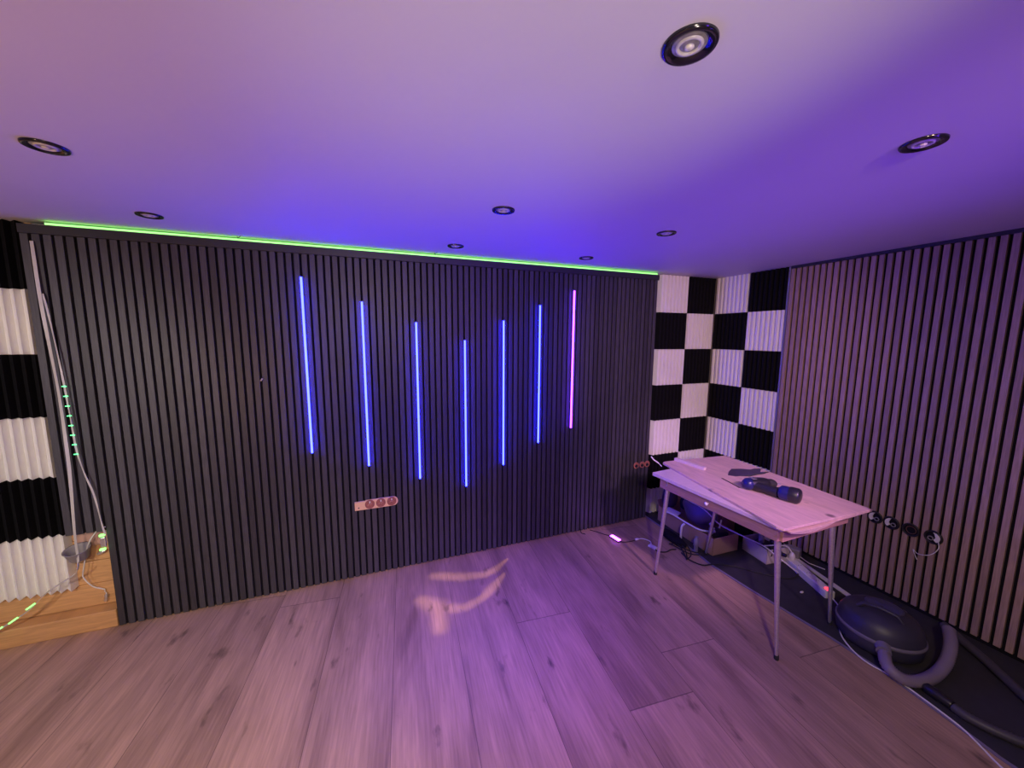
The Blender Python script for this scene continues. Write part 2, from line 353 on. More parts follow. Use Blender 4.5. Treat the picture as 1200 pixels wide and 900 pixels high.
for k in range(7):
    h = T-.0015 if k < 6 else .2; zb = H-(k+1)*T if k < 6 else H-6*T-.2015
    if k == 6: h, zb = H-6*T-.008, .005
    c = 'black' if k % 2 else 'white'; d = 'white' if k % 2 else 'black'
    foam(k % 2 == 1, h, False, (3.95, YB-.001, zb), 0, f'{c} ridged foam tile, {rown[k]} of the column beside the black slat panels' , 'foam tiles in the right corner')
    if k < 6:
        foam(k % 2 == 0, h, False, (4.25, YB-.001, zb), 0, f'{d} ridged foam tile, {rown[k]} of the narrow column on the back wall at the corner', 'foam tiles in the right corner')
    foam(k % 2 == 1, h, False, (XR-.001, -.105, zb), -PI/2, f'{c} ridged foam tile, {rown[k]} of the column on the right wall at the corner', 'foam tiles in the right corner')
    foam(k % 2 == 0, h, False, (XR-.001, -.405, zb), -PI/2, f'{d} ridged foam tile, {rown[k]} of the column next to the oak slats', 'foam tiles in the right corner')
for k in range(6):
    c = 'white' if k % 2 else 'black'
    nm = ['topmost', 'second from the top', 'third from the top', 'fourth from the top', 'fifth from the top', 'lowest, above bare pine boards'][k]
    foam(k % 2 == 0, T-.0015, True, (-.0130, YB-.02 if False else .078, H-(k+1)*T), 0, f'{c} ridged foam tile at the left edge, {nm}', 'foam tiles at the left edge')
# furring behind the left foam
struct(MB().box((XL, .0785, .57), (.158, YB, H)).build('trim_4', M['pine']))

# ------------------------------------------------------------------ light tubes
tl = ['leftmost blue light tube between the black slats', 'second blue light tube from the left', 'third blue light tube from the left', 'lowest hanging blue light tube, in the middle of the row',
      'blue light tube just right of the lowest one', 'blue light tube beside the magenta one', 'magenta light tube at the right end of the row']
for (x, za, zb), lab in zip(tubes, tl):
    t = thing('light_tube', lab, 'light tube', (x, .017, zb), 'upright light tubes on the black slats')
    MB().box((x-.0055, -.016, zb-.006), (x+.0055, .0165, za+.006)).build('housing', M['blackp'], t)
    MB().tube([(x, -.0185, zb), (x, -.0185, za)], .0058, 12).build('diffuser', M['tubem' if lab.startswith('magenta') else 'tube'], t)

# ------------------------------------------------------------------ green LED strips
t = thing('led_strip', 'long green glowing light strip lying along the top of the black slats', 'light strip', (X0+.05, .0, HP))
MB().box((X0+.05, -.004, HP+.0002), (3.725, .012, HP+.002)).build('strip_tape', M['tape'], t)
MB().box((X0+.09, -.003, HP+.002), (3.715, .010, HP+.011)).build('glowing_face', M['green'], t)
t = thing('led_strip', 'upright strip of tiny green lights down the right edge of the black slats', 'light strip', (3.737, .03, .5))
MB().box((3.7255, .019, .45), (3.7265, .029, 1.99)).build('strip_tape', M['blackp'], t)
zz = 1.95
while zz > .70:
    MB().box((3.7265, .010, zz-.0022), (3.7295, .0175, zz+.0022)).build('led', M['greendot'], t); zz -= .0335

# dangling strip at the left: two loops of pale tape
def P3(l): return smooth([(x, y, z) for x, y, z in l], 5)
t = thing('led_strip', 'pale light strip hanging loose in front of the left slats and trailing to the left', 'light strip', (.2, -.02, .4))
pts = P3([(.203, -.010, 1.93), (.209, -.020, 1.68), (.222, -.03, 1.47), (.232, -.034, 1.246), (.232, -.035, 1.0), (.228, -.035, .82), (.212, -.03, .55), (.206, -.025, .39), (.190, -.03, .345), (.13, -.035, .305), (.08, -.035, .27), (.03, -.04, .215), (-.03, -.04, .17), (-.11, -.045, .125), (-.2, -.05, .07)])
wd = [(1, .35*math.sin(i*.35), .0) if p.z > .4 else (.2, 1, .6) for i, p in enumerate(pts)]
MB().ribbon(pts, wd, .012).build('strip_tape', M['tape'], t)
for a, b in ((.045, .235), (-.02, .18), (-.075, .147), (-.105, .13)):
    MB().tube([(a, -.044, b), (a-.03, -.047, b-.021)], .004, 6).build('led', M['green'], t)
t = thing('led_strip', 'pale twisted light strip with a row of green lights, hanging to the cut panel corner', 'light strip', (.3, -.02, .55))
pts = P3([(.215, -.012, 1.70), (.228, -.018, 1.60), (.243, -.022, 1.386), (.250, -.022, 1.22), (.254, -.022, 1.08), (.257, -.02, .962), (.272, -.02, .85), (.296, -.02, .733), (.308, -.02, .60), (.312, -.012, .52)])
wd = [(.9, .5*math.sin(i*.6), 0) for i in range(len(pts))]
MB().ribbon(pts, wd, .007).build('strip_tape', M['tape'], t)
for k in range(8):
    zz = 1.275-k*.047; x = .249+.001*k; MB().box((x-.008, -.0275, zz-.0016), (x+.008, -.0245, zz+.0016)).build('led', M['greendot'], t)
# cord, clips and the grey box on the pine boards
tag(MB().tube(P3([(.312, -.005, .555), (.27, .02, .535), (.225, .03, .47), (.205, .03, .40), (.19, .03, .33), (.182, .035, .285), (.205, .05, .22), (.24, .066, .185)]), .0032, 6).build('loose_wire', M['whitep']), 'thin pale cord looping from the cut panel corner down the pine boards', 'cord')
t = thing('cable_connector', 'shiny silver wire connector hanging low on the pine boards', 'connector', (.243, .075, .13))
MB().lathe([(.006, 0), (.009, .01), (.006, .02), (.009, .032), (.004, .045)], RY(.15), (.236, .069, .115), 12, True, True).build('body', M['chrome'], t)
MB().tube([(.243, .069, .158), (.238, .067, .172), (.24, .066, .186)], .002, 6).build('wire', M['whitep'], t)
t = thing('cable_connector', 'silver clip with green light at the cut corner of the left slats', 'connector', (.31, -.01, .5))
MB().box((.290, -.016, .455), (.312, -.004, .505)).build('body', M['chrome'], t, bevel=.004)
MB().box((.292, -.020, .512), (.310, -.006, .522)).build('green_light', M['green'], t)
MB().box((.286, -.018, .437), (.306, -.006, .447)).build('green_light', M['green'], t)
t = thing('cable_connector', 'small silver clip on the boards beside the grey socket box', 'connector', (.24, .07, .38))
MB().lathe([(.004, 0), (.009, .012), (.009, .03), (.004, .04)], RY(1.1), (.232, .062, .385), 12, True, True).build('body', M['chrome'], t, bevel=0)
t = thing('socket_box', 'grey cup-shaped socket box on pine boards under the left slats', 'socket box', (.19, .078, .42))
MB().lathe([(.034, 0), (.036, .004), (.047, .052), (.050, .056), (.046, .056), (.040, .048), (.03, .01)], RX(.25) @ RX(0), (.188, .022, .40), 28, True, True).build('cup', M['greyp'], t)
MB().box((.155, .068, .435), (.290, .0778, .528)).build('back_plate', mat('rose_board', (.50, .30, .24), .6, noise=.1, nscale=20), t)

# ------------------------------------------------------------------ recessed ceiling downlights
def downlight(x, y, lab, r=.046, tilt=0.0):
    t = thing('downlight', lab, 'ceiling spotlight', (x, y, H), 'recessed ceiling spotlights')
    D = RX(PI)
    MB().lathe([(r, .0), (r, .003), (r*.96, .006), (r*.86, .0065), (r*.70, .004), (r*.62, .001)], D, (x, y, H), 40).build('trim_ring', M['ring'], t)
    MB().lathe([(r*.63, .001), (r*.58, .0025), (r*.36, .0012), (r*.30, .003), (.001, .0035)], D, (x, y, H), 32).build('bulb_reflector', M['glass'], t)
    MB().lathe([(r*.50, .0022), (r*.47, .0050), (r*.38, .0048), (r*.35, .0012)], D, (x, y, H), 32).build('bulb_rim', M['bulb'], t)
    MB().lathe([(r*.17, .0035), (r*.17, .006), (r*.08, .008), (.0005, .008)], D, (x, y, H), 16).build('bulb_tip', M['bulb'], t)
    return t
for x, y, lab in [(2.133, -1.829, 'largest black-ringed ceiling spotlight, nearest the camera'), (2.957, -1.80, 'ceiling spotlight high at the right, above the oak slats'),
                  (.793, -.925, 'ceiling spotlight at the far left of the picture'), (.739, -.282, 'ceiling spotlight close to the green strip at the left'),
                  (2.118, -.907, 'blue-rimmed ceiling spotlight above the middle of the floor'), (2.068, -.246, 'ceiling spotlight close to the green strip near the middle'),
                  (2.965, -.892, 'small ceiling spotlight right of the middle, above the table end'), (2.914, -.253, 'smallest ceiling spotlight, close to the right end of the green strip')]:
    downlight(x, y, lab)

# added patterned spotlight: its drawn mask shapes the warm floor patches, true source unknown
def gobo():
    h = H-.03; lx, ly = 2.118, -.907
    l = bpy.data.lights.new('floor_patch_gobo', 'SPOT'); l.energy = 115; l.color = (1, .66, .34); l.spot_size = math.radians(70); l.spot_blend = .2; l.shadow_soft_size = .004
    o = bpy.data.objects.new('floor_patch_gobo', l); COL.objects.link(o); o.location = (lx, ly, h)
    l.use_nodes = True; nt = l.node_tree; N = nt.nodes; L = nt.links; em = [n for n in N if n.type == 'EMISSION'][0]
    tc = N.new('ShaderNodeTexCoord'); s = N.new('ShaderNodeSeparateXYZ'); L.new(tc.outputs['Normal'], s.inputs[0])
    def mth(op, a, b=None, c=None, clamp=False):
        n = N.new('ShaderNodeMath'); n.operation = op; n.use_clamp = clamp
        for i, v in enumerate((a, b, c)):
            if v is None: continue
            if isinstance(v, (int, float)): n.inputs[i].default_value = v
            else: L.new(v, n.inputs[i])
        return n.outputs[0]
    az = mth('ABSOLUTE', s.outputs[2])
    u = mth('MULTIPLY', mth('DIVIDE', s.outputs[0], az), h); v = mth('MULTIPLY', mth('DIVIDE', s.outputs[1], az), h)
    segs = [((1.93, -.16, .045), (2.08, -.225, .05)), ((2.08, -.225, .05), (2.22, -.256, .035)), ((2.22, -.256, .035), (2.30, -.234, .035)), ((2.30, -.234, .035), (2.42, -.15, .012)),
            ((1.82, -.36, .05), (1.90, -.45, .075)), ((1.90, -.45, .06), (1.88, -.60, .05)), ((1.90, -.46, .06), (2.04, -.50, .035)), ((2.04, -.50, .035), (2.16, -.456, .03)), ((2.16, -.456, .03), (2.25, -.386, .04)), ((2.25, -.386, .04), (2.35, -.29, .012))]
    tot = None
    for (x1, y1, r1), (x2, y2, r2) in segs:
        x1 -= lx; x2 -= lx; y1 -= ly; y2 -= ly; dx, dy = x2-x1, y2-y1; dd = dx*dx+dy*dy
        pu = mth('SUBTRACT', u, x1); pv = mth('SUBTRACT', v, y1)
        t = mth('DIVIDE', mth('ADD', mth('MULTIPLY', pu, dx), mth('MULTIPLY', pv, dy)), dd, clamp=True)
        eu = mth('SUBTRACT', pu, mth('MULTIPLY', t, dx)); ev = mth('SUBTRACT', pv, mth('MULTIPLY', t, dy))
        d = mth('SQRT', mth('ADD', mth('MULTIPLY', eu, eu), mth('MULTIPLY', ev, ev)))
        r = mth('ADD', mth('MULTIPLY', t, r2-r1), r1)
        k = mth('SUBTRACT', 1.25, mth('DIVIDE', d, r), clamp=True)
        k = mth('MULTIPLY', k, .9, clamp=True)
        tot = k if tot is None else mth('MAXIMUM', tot, k)
    L.new(tot, em.inputs['Strength'])
gobo()

# ------------------------------------------------------------------ socket board on the black slats
def disc(m, x, y, z, r0, r1, dep, ax='y'): pass
t = thing('socket_board', 'pale wooden board with three round socket openings on the black slats', 'socket board', (1.6, 0, .445))
out = [(1.470, .446), (1.690, .446)]+[(1.697+.029*math.cos(a), .475+.029*math.sin(a)) for a in [(-PI/2)+PI*i/8 for i in range(1, 9)]]+[(1.535, .504), (1.530, .500), (1.470, .500)]
n = len(out); pm = MB(); vs = [(x, -.0125, z) for x, z in out]+[(x, -.0005, z) for x, z in out]
pm.add(vs, [tuple(range(n)), tuple(range(n, 2*n))]+[(i, (i+1) % n, n+(i+1) % n, n+i) for i in range(n)])
pm.build('board', mat('birch_board', (.92, .60, .34), .5, noise=.10, nscale=30, stretch=(1, 1, 6)), t, bevel=.001)
MB().lathe([(.004, 0), (.004, .001)], RX(PI/2), (1.492, -.0125, .462), 12, True, True).build('screw_hole', M['blackp'], t)
for x in (1.557, 1.622, 1.687):
    s = MB().lathe([(.028, .0), (.028, .004), (.025, .004), (.024, .001), (.0235, .0005)], RX(PI/2), (x, -.0125, .478), 28, True, True).build('socket_box', M['terr'], t)
    MB().tube([(x-.012, -.015, .470), (x-.006, -.022, .482), (x+.004, -.019, .474), (x+.012, -.022, .486)], .0022, 6).build('wire', mat('copper_wire', (.62, .3, .2), .4), s)
    MB().box((x-.003, -.017, .484), (x+.004, -.0135, .497)).build('terminal', M['whitep'], s)
for x, lab in zip((3.602, 3.661, 3.712), ('left of three small round brown boxes low on the right end of the slats', 'middle one of three small round brown boxes low in the slats', 'round brown box at the right edge of the black slats')):
    t = thing('wall_box', lab, 'wall box', (x, 0, .475), 'round boxes low at the right end of the black slats')
    MB().lathe([(.026, 0), (.027, .004), (.022, .004), (.021, .001)], RX(PI/2), (x, -.0003, .476), 28, True, True).build('rim', M['terr'], t)
    MB().lathe([(.014, .0), (.012, .004)], RX(PI/2), (x+.003, -.002, .470), 16, True, True).build('core', M['blackp'], t)

# open round boxes on the oak slats
YW = XR-.0445
def rbox(y, z, lab, kind):
    t = thing('wall_box', lab, 'wall box', (YW, y, z), 'round boxes in the oak slats')
    R = RY(-PI/2); r = .036
    MB().lathe([(r, 0), (r+.002, .003), (r-.001, .007), (r-.006, .007), (r-.007, .002)], R, (YW, y, z), 32, True).build('rim', M['blackp'], t)
    MB().lathe([(r-.0065, .0022), (.001, .0016)], R, (YW, y, z), 24).build('dark_inside', M['felt'], t)
    if kind != 'empty':
        sgn = 1 if kind == 'left' else -1
        pts = [(y+sgn*(r-.009)*math.cos(a), z+(r-.009)*math.sin(a)) for a in [-1.0+2.6*i/12 for i in range(13)]]+[(y+sgn*.004, z+.022), (y+sgn*.010, z+.002), (y+sgn*.003, z-.012)]
        m = MB(); n = len(pts); vs = [(YW-.009, a, b) for a, b in pts]+[(YW-.0025, a, b) for a, b in pts]
        m.add(vs, [tuple(range(n)), tuple(range(n, 2*n))]+[(i, (i+1) % n, n+(i+1) % n, n+i) for i in range(n)])
        m.build('socket_insert', M['whitep'], t)
        MB().lathe([(.012, 0), (.012, .006), (.008, .006), (.008, .001)], R, (YW-.001, y-sgn*.010, z-.008), 20).build('inner_ring', M['greyp'], t)
    else:
        MB().lathe([(.022, .002), (.022, .005), (.019, .005), (.019, .002)], R, (YW, y-.002, z), 24).build('inner_ring', mat('brown_ring', (.12, .05, .04), .5), t)
rbox(-1.190, .455, 'open round wall box with white insert, nearest the table corner', 'left')
rbox(-1.266, .455, 'open round wall box with white insert, second from the table', 'left')
rbox(-1.350, .455, 'empty dark round wall box between the white ones', 'empty')
rbox(-1.440, .458, 'white round wall box with a thin cable curling out', 'right')
tag(MB().tube(P3([(YW-.007, -1.462, .446), (YW-.02, -1.470, .41), (YW-.03, -1.445, .365), (YW-.025, -1.40, .345), (YW-.012, -1.375, .355), (YW-.010, -1.378, .338), (YW-.012, -1.395, .305)]), .0022, 6).build('thin_cable', M['whitep']), 'thin pale cable curling out of the rightmost wall box', 'cable')

# ------------------------------------------------------------------ table
TZ = .700
t = thing('work_table', 'small wooden table with splayed metal legs under a plywood sheet', 'table', (3.53, -1.0, 0))
def quad(pts, z0, z1, m): return m.prism(pts, z0, z1)
quad([(3.182, -.650), (3.235, -1.385), (3.79, -1.38), (3.80, -.60)], TZ-.020, TZ, MB()).build('tabletop', M['board'], t, bevel=.002)
ap = MB()
R_ = .018
def beam(a, b, z0, z1, th):
    a = Vector(a); b = Vector(b); d = (b-a).normalized(); nrm = Vector((-d.y, d.x)) * th/2
    return [tuple(a-nrm), tuple(b-nrm), tuple(b+nrm), tuple(a+nrm)]
for a, b in (((3.215, -.69), (3.262, -1.36)), ((3.272, -1.362), (3.76, -1.355)), ((3.77, -1.33), (3.77, -.66)), ((3.75, -.635), (3.23, -.675))):
    ap.prism(beam(a, b, 0, 0, .018), TZ-.082, TZ-.0205)
ap.build('apron', M['apron'], t, bevel=.002)
kn = MB().lathe([(.004, 0), (.004, .008), (.009, .014), (.008, .020), (.001, .022)], RY(-PI/2), (3.2245, -1.02, .655), 20).build('drawer_knob', M['whitep'], t)
legs = [((3.212, -.70, .68), (3.262, -.638, 0)), ((3.268, -1.352, .68), (3.346, -1.358, 0)), ((3.735, -1.335, .68), (3.833, -1.305, 0)), ((3.74, -.68, .68), (3.765, -.600, 0))]
legs = [((3.222, -.745, .675), (3.262, -.638, 0)), ((3.288, -1.335, .675), (3.346, -1.352, 0)), ((3.700, -1.325, .675), (3.833, -1.305, 0)), ((3.70, -.72, .675), (3.748, -.590, 0))]
for a, b in legs:
    a = Vector(a); b = Vector(b)
    lg = MB().tube([a, a.lerp(b, .5), b+(a-b)*.02], [.0150, .0110, .0070], 16).build('leg', M['chrome'], t)
    MB().lathe([(.010, .0), (.011, .006), (.0095, .022), (.008, .024)], I3, b+Vector((0, 0, .004 if b.x > 3.7 else 0)), 16, True, True).build('rubber_foot', M['rubber'], lg)

# plywood sheet on the table, with the warped ply under its near corner
t = thing('plywood_sheet', 'large pale plywood sheet lying skewed on top of the metal-legged table', 'plywood sheet', (3.55, -1.0, TZ))
sh = [(3.345, -.56), (3.375, -.545), (3.862, -.592), (3.800, -1.432), (3.212, -1.408), (3.205, -1.38)]
MB().prism(sh[::-1], TZ+.0005, TZ+.0125).build('sheet', M['ply'], t, bevel=.0015)
# dark smear on the plywood (paint dust) as a thin film with an irregular outline
def blob(pts, z, th): return MB().prism(pts, z, z+th)
t = thing('plywood_offcut', 'thin warped plywood layers hanging out under the near end of the table sheet', 'plywood offcut', (3.5, -1.4, TZ))
for i, (dz_, xw) in enumerate(((-.006, .0), (-.012, .03), (-.018, .06))):
    m = MB(); pts = []; nseg = 14
    for k in range(nseg+1):
        u = k/nseg; x = 3.232+xw*.3+u*(.52-xw); sag = -.016*math.sin(PI*min(1, u*1.5))*(.5+i*.35) if u < .66 else 0
        pts.append((x, TZ+dz_+sag+.004))
    vs = []
    for x, z_ in pts:
        vs += [(x, -1.388-.0, z_-.002), (x, -1.425+.006*i, z_-.002), (x, -1.425+.006*i, z_+.002), (x, -1.388, z_+.002)]
    fs = [(k*4+j, k*4+(j+1) % 4, k*4+4+(j+1) % 4, k*4+4+j) for k in range(nseg) for j in range(4)]+[(3, 2, 1, 0), tuple(nseg*4+j for j in range(4))]
    m.add(vs, fs); m.build('ply_layer', M['ply'], t)
ZT = TZ+.0128
tag(MB().box((-.0125, -.105, 0), (.0125, .105, .018), RZ(.13), (3.472, -.655, ZT)).build('wood_batten', M['board'], bevel=.001), 'short pale wooden batten lying on the far left of the plywood sheet', 'batten')
tag(MB().prism([(3.66, -.80), (3.60, -.83), (3.545, -.87), (3.57, -.90), (3.60, -.905), (3.65, -.93), (3.72, -.925), (3.78, -.93), (3.80, -.905), (3.775, -.90), (3.81, -.88), (3.838, -.86), (3.80, -.845), (3.76, -.85), (3.72, -.82)][::-1], ZT, ZT+.0012).build('dark_film', mat('dark_film', (.05, .035, .07), .5, noise=.5, nscale=25)), 'dark crumpled scrap of film lying on the plywood sheet behind the drill', 'plastic film')
tag(MB().prism([(3.63, -.918), (3.64, -.912), (3.80, -.914), (3.832, -.920), (3.80, -.926), (3.64, -.930)][::-1], ZT+.0015, ZT+.004).build('saw_blade', mat('dark_steel', (.05, .045, .07), .3, metal=.7)), 'narrow dark blade lying between the dark film and the drill', 'blade')
tag(MB().box((-.004, -.07, 0), (.004, .07, .002), RZ(-.24), (3.452, -.962, ZT)).build('thin_rod', mat('brown_rod', (.10, .05, .06), .6)), 'thin dark brown sliver on the plywood left of the drill', 'sliver')

# drill
t = thing('cordless_drill', 'black cordless drill with painted-on blue reflections lying on the plywood sheet', 'drill', (3.5, -1.12, ZT))
zc = ZT+.034
a = Vector((3.432, -1.052, zc)); b = Vector((3.600, -1.118, zc)); d = (b-a).normalized(); q = Vector((0, 0, 1)).rotation_difference(d).to_matrix()
MB().lathe([(.001, 0), (.020, .002), (.029, .014), (.032, .030), (.031, .034)], q, a, 28).build('rear_cap', M['blue'], t)
MB().lathe([(.031, .034), (.033, .05), (.033, .105), (.029, .125), (.0275, .127)], q, a, 28).build('motor_housing', M['blackp'], t)
MB().lathe([(.0275, .127), (.026, .135), (.026, .150), (.020, .163), (.012, .172), (.001, .174)], q, a, 24).build('chuck', M['rubber'], t)
MB().lathe([(.003, .172), (.003, .195), (.001, .200)], q, a, 10).build('drill_bit', M['chrome'], t)
MB().box((-.010, -.016, .006), (.014, .016, .0015+.006), RZ(-.35), (3.475, -1.068, zc+.0245)).build('badge', M['greyp'], t)
c1 = Vector((3.478, -1.088, ZT+.028)); c2 = Vector((3.500, -1.190, ZT+.030))
MB().tube([c1, c1.lerp(c2, .35), c1.lerp(c2, .7), c2], [.025, .0225, .023, .026], 16).build('grip', M['blackp'], t)
MB().box((-.006, -.02, -.006), (.006, .0, .006), RZ(.2), c1+Vector((.022, -.012, 0))).build('trigger', M['blue'], t, bevel=.002)
q2 = Vector((0, 0, 1)).rotation_difference((Vector((.35, -1, 0))).normalized()).to_matrix()
MB().lathe([(.022, 0), (.034, .010), (.036, .022), (.036, .044)], q2, c2+Vector((0, 0, .006)), 24, True, True).build('battery_collar', M['blue'], t)
MB().lathe([(.036, .044), (.038, .050), (.038, .080), (.032, .090), (.02, .094), (.001, .095)], q2, c2+Vector((0, 0, .008)), 24).build('battery', M['blackp'], t)
# white cable end rising behind the far table corner
tag(MB().tube(P3([(3.30, -.60, .705), (3.285, -.585, .725), (3.26, -.57, .745), (3.245, -.562, .765)]), [.002]*5+[.004]*11, 8).build('cable_plug', M['whitep']), 'small white cable plug sticking up at the far left table corner', 'plug')

# ------------------------------------------------------------------ cartons, bag and clutter under the table
U = .0045
def carton(name, lab, x0, y0, x1, y1, h, m, flaps, rot=0, cat='carton'):
    t = thing(name, lab, cat, ((x0+x1)/2, (y0+y1)/2, U)); th = .004
    c = Vector(((x0+x1)/2, (y0+y1)/2, U)); R = RZ(rot); dx, dy = (x1-x0)/2, (y1-y0)/2
    b = MB()
    for A, B in (((-dx, -dy, 0), (dx, dy, th)), ((-dx, -dy, 0), (-dx+th, dy, h)), ((dx-th, -dy, 0), (dx, dy, h)), ((-dx, -dy, 0), (dx, -dy+th, h)), ((-dx, dy-th, 0), (dx, dy, h))):
        b.box(A, B, R, c)
    b.build('box_body', m, t)
    for side, ang, L_ in flaps:
        f = MB()
        if side == 'x-': Rr = R @ RY(ang); f.box((-L_, -dy, 0), (0, dy, th*.7), Rr, c+R @ Vector((-dx+.002, 0, h)))
        if side == 'x+': Rr = R @ RY(-ang); f.box((0, -dy, 0), (L_, dy, th*.7), Rr, c+R @ Vector((dx-.002, 0, h)))
        if side == 'y+': Rr = R @ RX(ang); f.box((-dx, 0, 0), (dx, L_, th*.7), Rr, c+R @ Vector((0, dy-.002, h)))
        if side == 'y-': Rr = R @ RX(-ang); f.box((-dx, -L_, 0), (dx, 0, th*.7), Rr, c+R @ Vector((0, -dy+.002, h)))
        f.build('flap', m, t)
    return t
carton('cardboard_box', 'long open brown cardboard box filled with cables beneath the table', 3.785, -.625, 4.02, -.075, .125, M['card'], [('y+', 1.3, .05)], -.03, 'box')
carton('cardboard_box', 'small whitish open box of black parts beside the brown cardboard box', 4.045, -.835, 4.235, -.64, .10, M['cardw'], [], -.12, 'box')
carton('cardboard_box', 'tall brown cardboard box at the back against the foam corner wall', 4.09, -.42, 4.365, -.10, .27, M['card'], [('x-', -1.2, .10), ('y+', -1.3, .05)], .02, 'box')

def blobmesh(c, r, seed, amp=.18, n=3):
    rnd = random.Random(seed); bm = bmesh.new(); bmesh.ops.create_icosphere(bm, subdivisions=n, radius=1)
    dirs = [(Vector((rnd.gauss(0, 1), rnd.gauss(0, 1), rnd.gauss(0, 1))).normalized(), rnd.uniform(2, 6), rnd.uniform(0, 6)) for _ in range(9)]
    vs = []
    for v in bm.verts:
        k = 1+sum(amp/4*math.sin(d.dot(v.co)*f_+p) for d, f_, p in dirs); z_ = v.co.z
        if z_ < -.6: z_ = -.6-(z_+.6)*-.2
        vs.append(Vector(c)+Vector((v.co.x*r[0]*k, v.co.y*r[1]*k, z_*r[2]*k)))
    fs = [tuple(v.index for v in f.verts) for f in bm.faces]; bm.free()
    return MB().add(vs, fs, True)
tag(blobmesh((3.90, -.38, .195), (.085, .14, .085), 3).build('plastic_bag', M['bag'], sub=1), 'crumpled violet-grey plastic bag lying in the long cardboard box', 'bag')
tag(blobmesh((3.86, -.125, .215), (.070, .055, .105), 5, .12).build('dark_pouch', mat('dark_cloth', (.05, .04, .07), .7)), 'dark cloth pouch at the far end of the long cardboard box, near the slats', 'pouch')
tag(blobmesh((3.965, -.20, .185), (.045, .045, .07), 8, .2).build('black_bag', M['rubber']), 'small black bag between the dark pouch and the violet-grey bag', 'bag')
tag(blobmesh((4.18, -.545, .148), (.07, .06, .215), 9, .12).build('black_sack', M['felt'], sub=1), 'black sack standing behind the small whitish box', 'sack')
# white hoses in the box
tag(MB().tube(P3([(3.735, -.20, .15), (3.745, -.29, .155), (3.75, -.42, .150), (3.78, -.52, .142), (3.88, -.56, .145), (3.99, -.50, .17)]), .0065, 8).build('white_hose', M['whitep']), 'white hose curving along the rim of the long cardboard box', 'hose')
tag(MB().tube(P3([(3.735, -.405, .145), (3.715, -.40, .125), (3.712, -.398, .08), (3.716, -.395, .03), (3.72, -.39, .008)]), .008, 8).build('white_hose', M['whitep']), 'short white hose hanging down outside the long cardboard box', 'hose')
tag(MB().tube(P3([(3.80, -.30, .30), (3.84, -.47, .27), (3.90, -.56, .185), (3.97, -.68, .15), (4.02, -.80, .13), (4.03, -.90, .10), (4.10, -.98, .03)]), .0042, 8).build('white_cable', M['whitep']), 'white cable running over both boxes down to the power strip', 'cable')
tag(MB().box((-.04, -.05, 0), (.04, .05, .012), RZ(.4) @ RX(.15), (3.80, -.22, .135)).build('white_card', M['whitep'], bevel=.003), 'flat white packet on the edge of the long cardboard box', 'packet')
t = thing('box_adapter', 'small silver fittings heap at the near end of the cardboard box', 'fittings', (3.80, -.55, .13))
for i in range(6):
    a = random.uniform(0, PI); p = (3.79+random.uniform(-.02, .05), -.55+random.uniform(-.04, .04), .135+.009*i)
    MB().lathe([(.006, 0), (.010, .004), (.010, .018), (.006, .022), (.006, .03)], RZ(a) @ RX(1.2), p, 12, True, True).build('fitting', M['chrome' if i % 2 else 'greyp'], t)
tag(blobmesh((3.90, -.56, .125), (.07, .045, .035), 12, .3).build('cable_bundle', M['rubber']), 'tangle of black cable in the near end of the cardboard box', 'cable')
for i, (x, y, z_, rr, lab) in enumerate([(4.10, -.76, .085, .022, 'black cylinder part at the near side of the whitish box'), (4.17, -.72, .09, .026, 'larger black part in the middle of the whitish box'), (4.12, -.69, .095, .018, 'narrow grey metal part at the far side of the whitish box')]):
    tag(MB().lathe([(rr*.6, 0), (rr, .008), (rr, .07), (rr*.6, .085), (rr*.5, .11)], RZ(i*1.1) @ RX(1.45), (x, y-.03, z_), 18, True, True).build('tool_part', M['blackp' if i < 2 else 'greyp']), lab, 'tool part', 'parts in the whitish box')
tag(MB().prism([(4.055, -.67), (4.21, -.65), (4.225, -.81), (4.065, -.83)][::-1], .055, .075).build('box_filling', M['rubber'], bevel=.003), 'dark tray filling the whitish box', 'tray')
# black cord heap on the floor in front of the box
pts = []
for i in range(46):
    a = i*.72; pts.append((3.640+.035*math.sin(a*.9)+.045*math.cos(a*.37), -.50+.10*math.cos(a*.61), .007+.010*(1+math.sin(a*1.7))))
tag(MB().tube(smooth(pts, 4), .0038, 6).build('cord_tangle', M['rubber']), 'tangled heap of black cord on the floor in front of the cardboard box', 'cord')
tag(MB().tube(P3([(3.60, -.52, .008), (3.585, -.60, .008), (3.62, -.68, .008), (3.70, -.70, .008), (3.80, -.76, .010), (3.92, -.90, .010), (4.02, -.98, .010), (4.13, -.97, .012)]), .0045, 6).build('black_cable', M['rubber']), 'black cable running along the floor from the tangle to the power strip', 'cable')
tag(blobmesh((3.665, -.36, .028), (.055, .11, .036), 21, .35).build('black_cloth', M['felt']), 'black rag lying on the floor against the cardboard box', 'rag')
# upright pipe offcut by the far leg
tag(MB().lathe([(.014, 0), (.014, .045), (.018, .05), (.018, .09), (.012, .095), (.012, .115)], I3, (3.715, -.535, .0), 16, True, True).build('adapter_plug', M['greyp']), 'grey cylindrical adapter standing by the far right table leg', 'adapter')

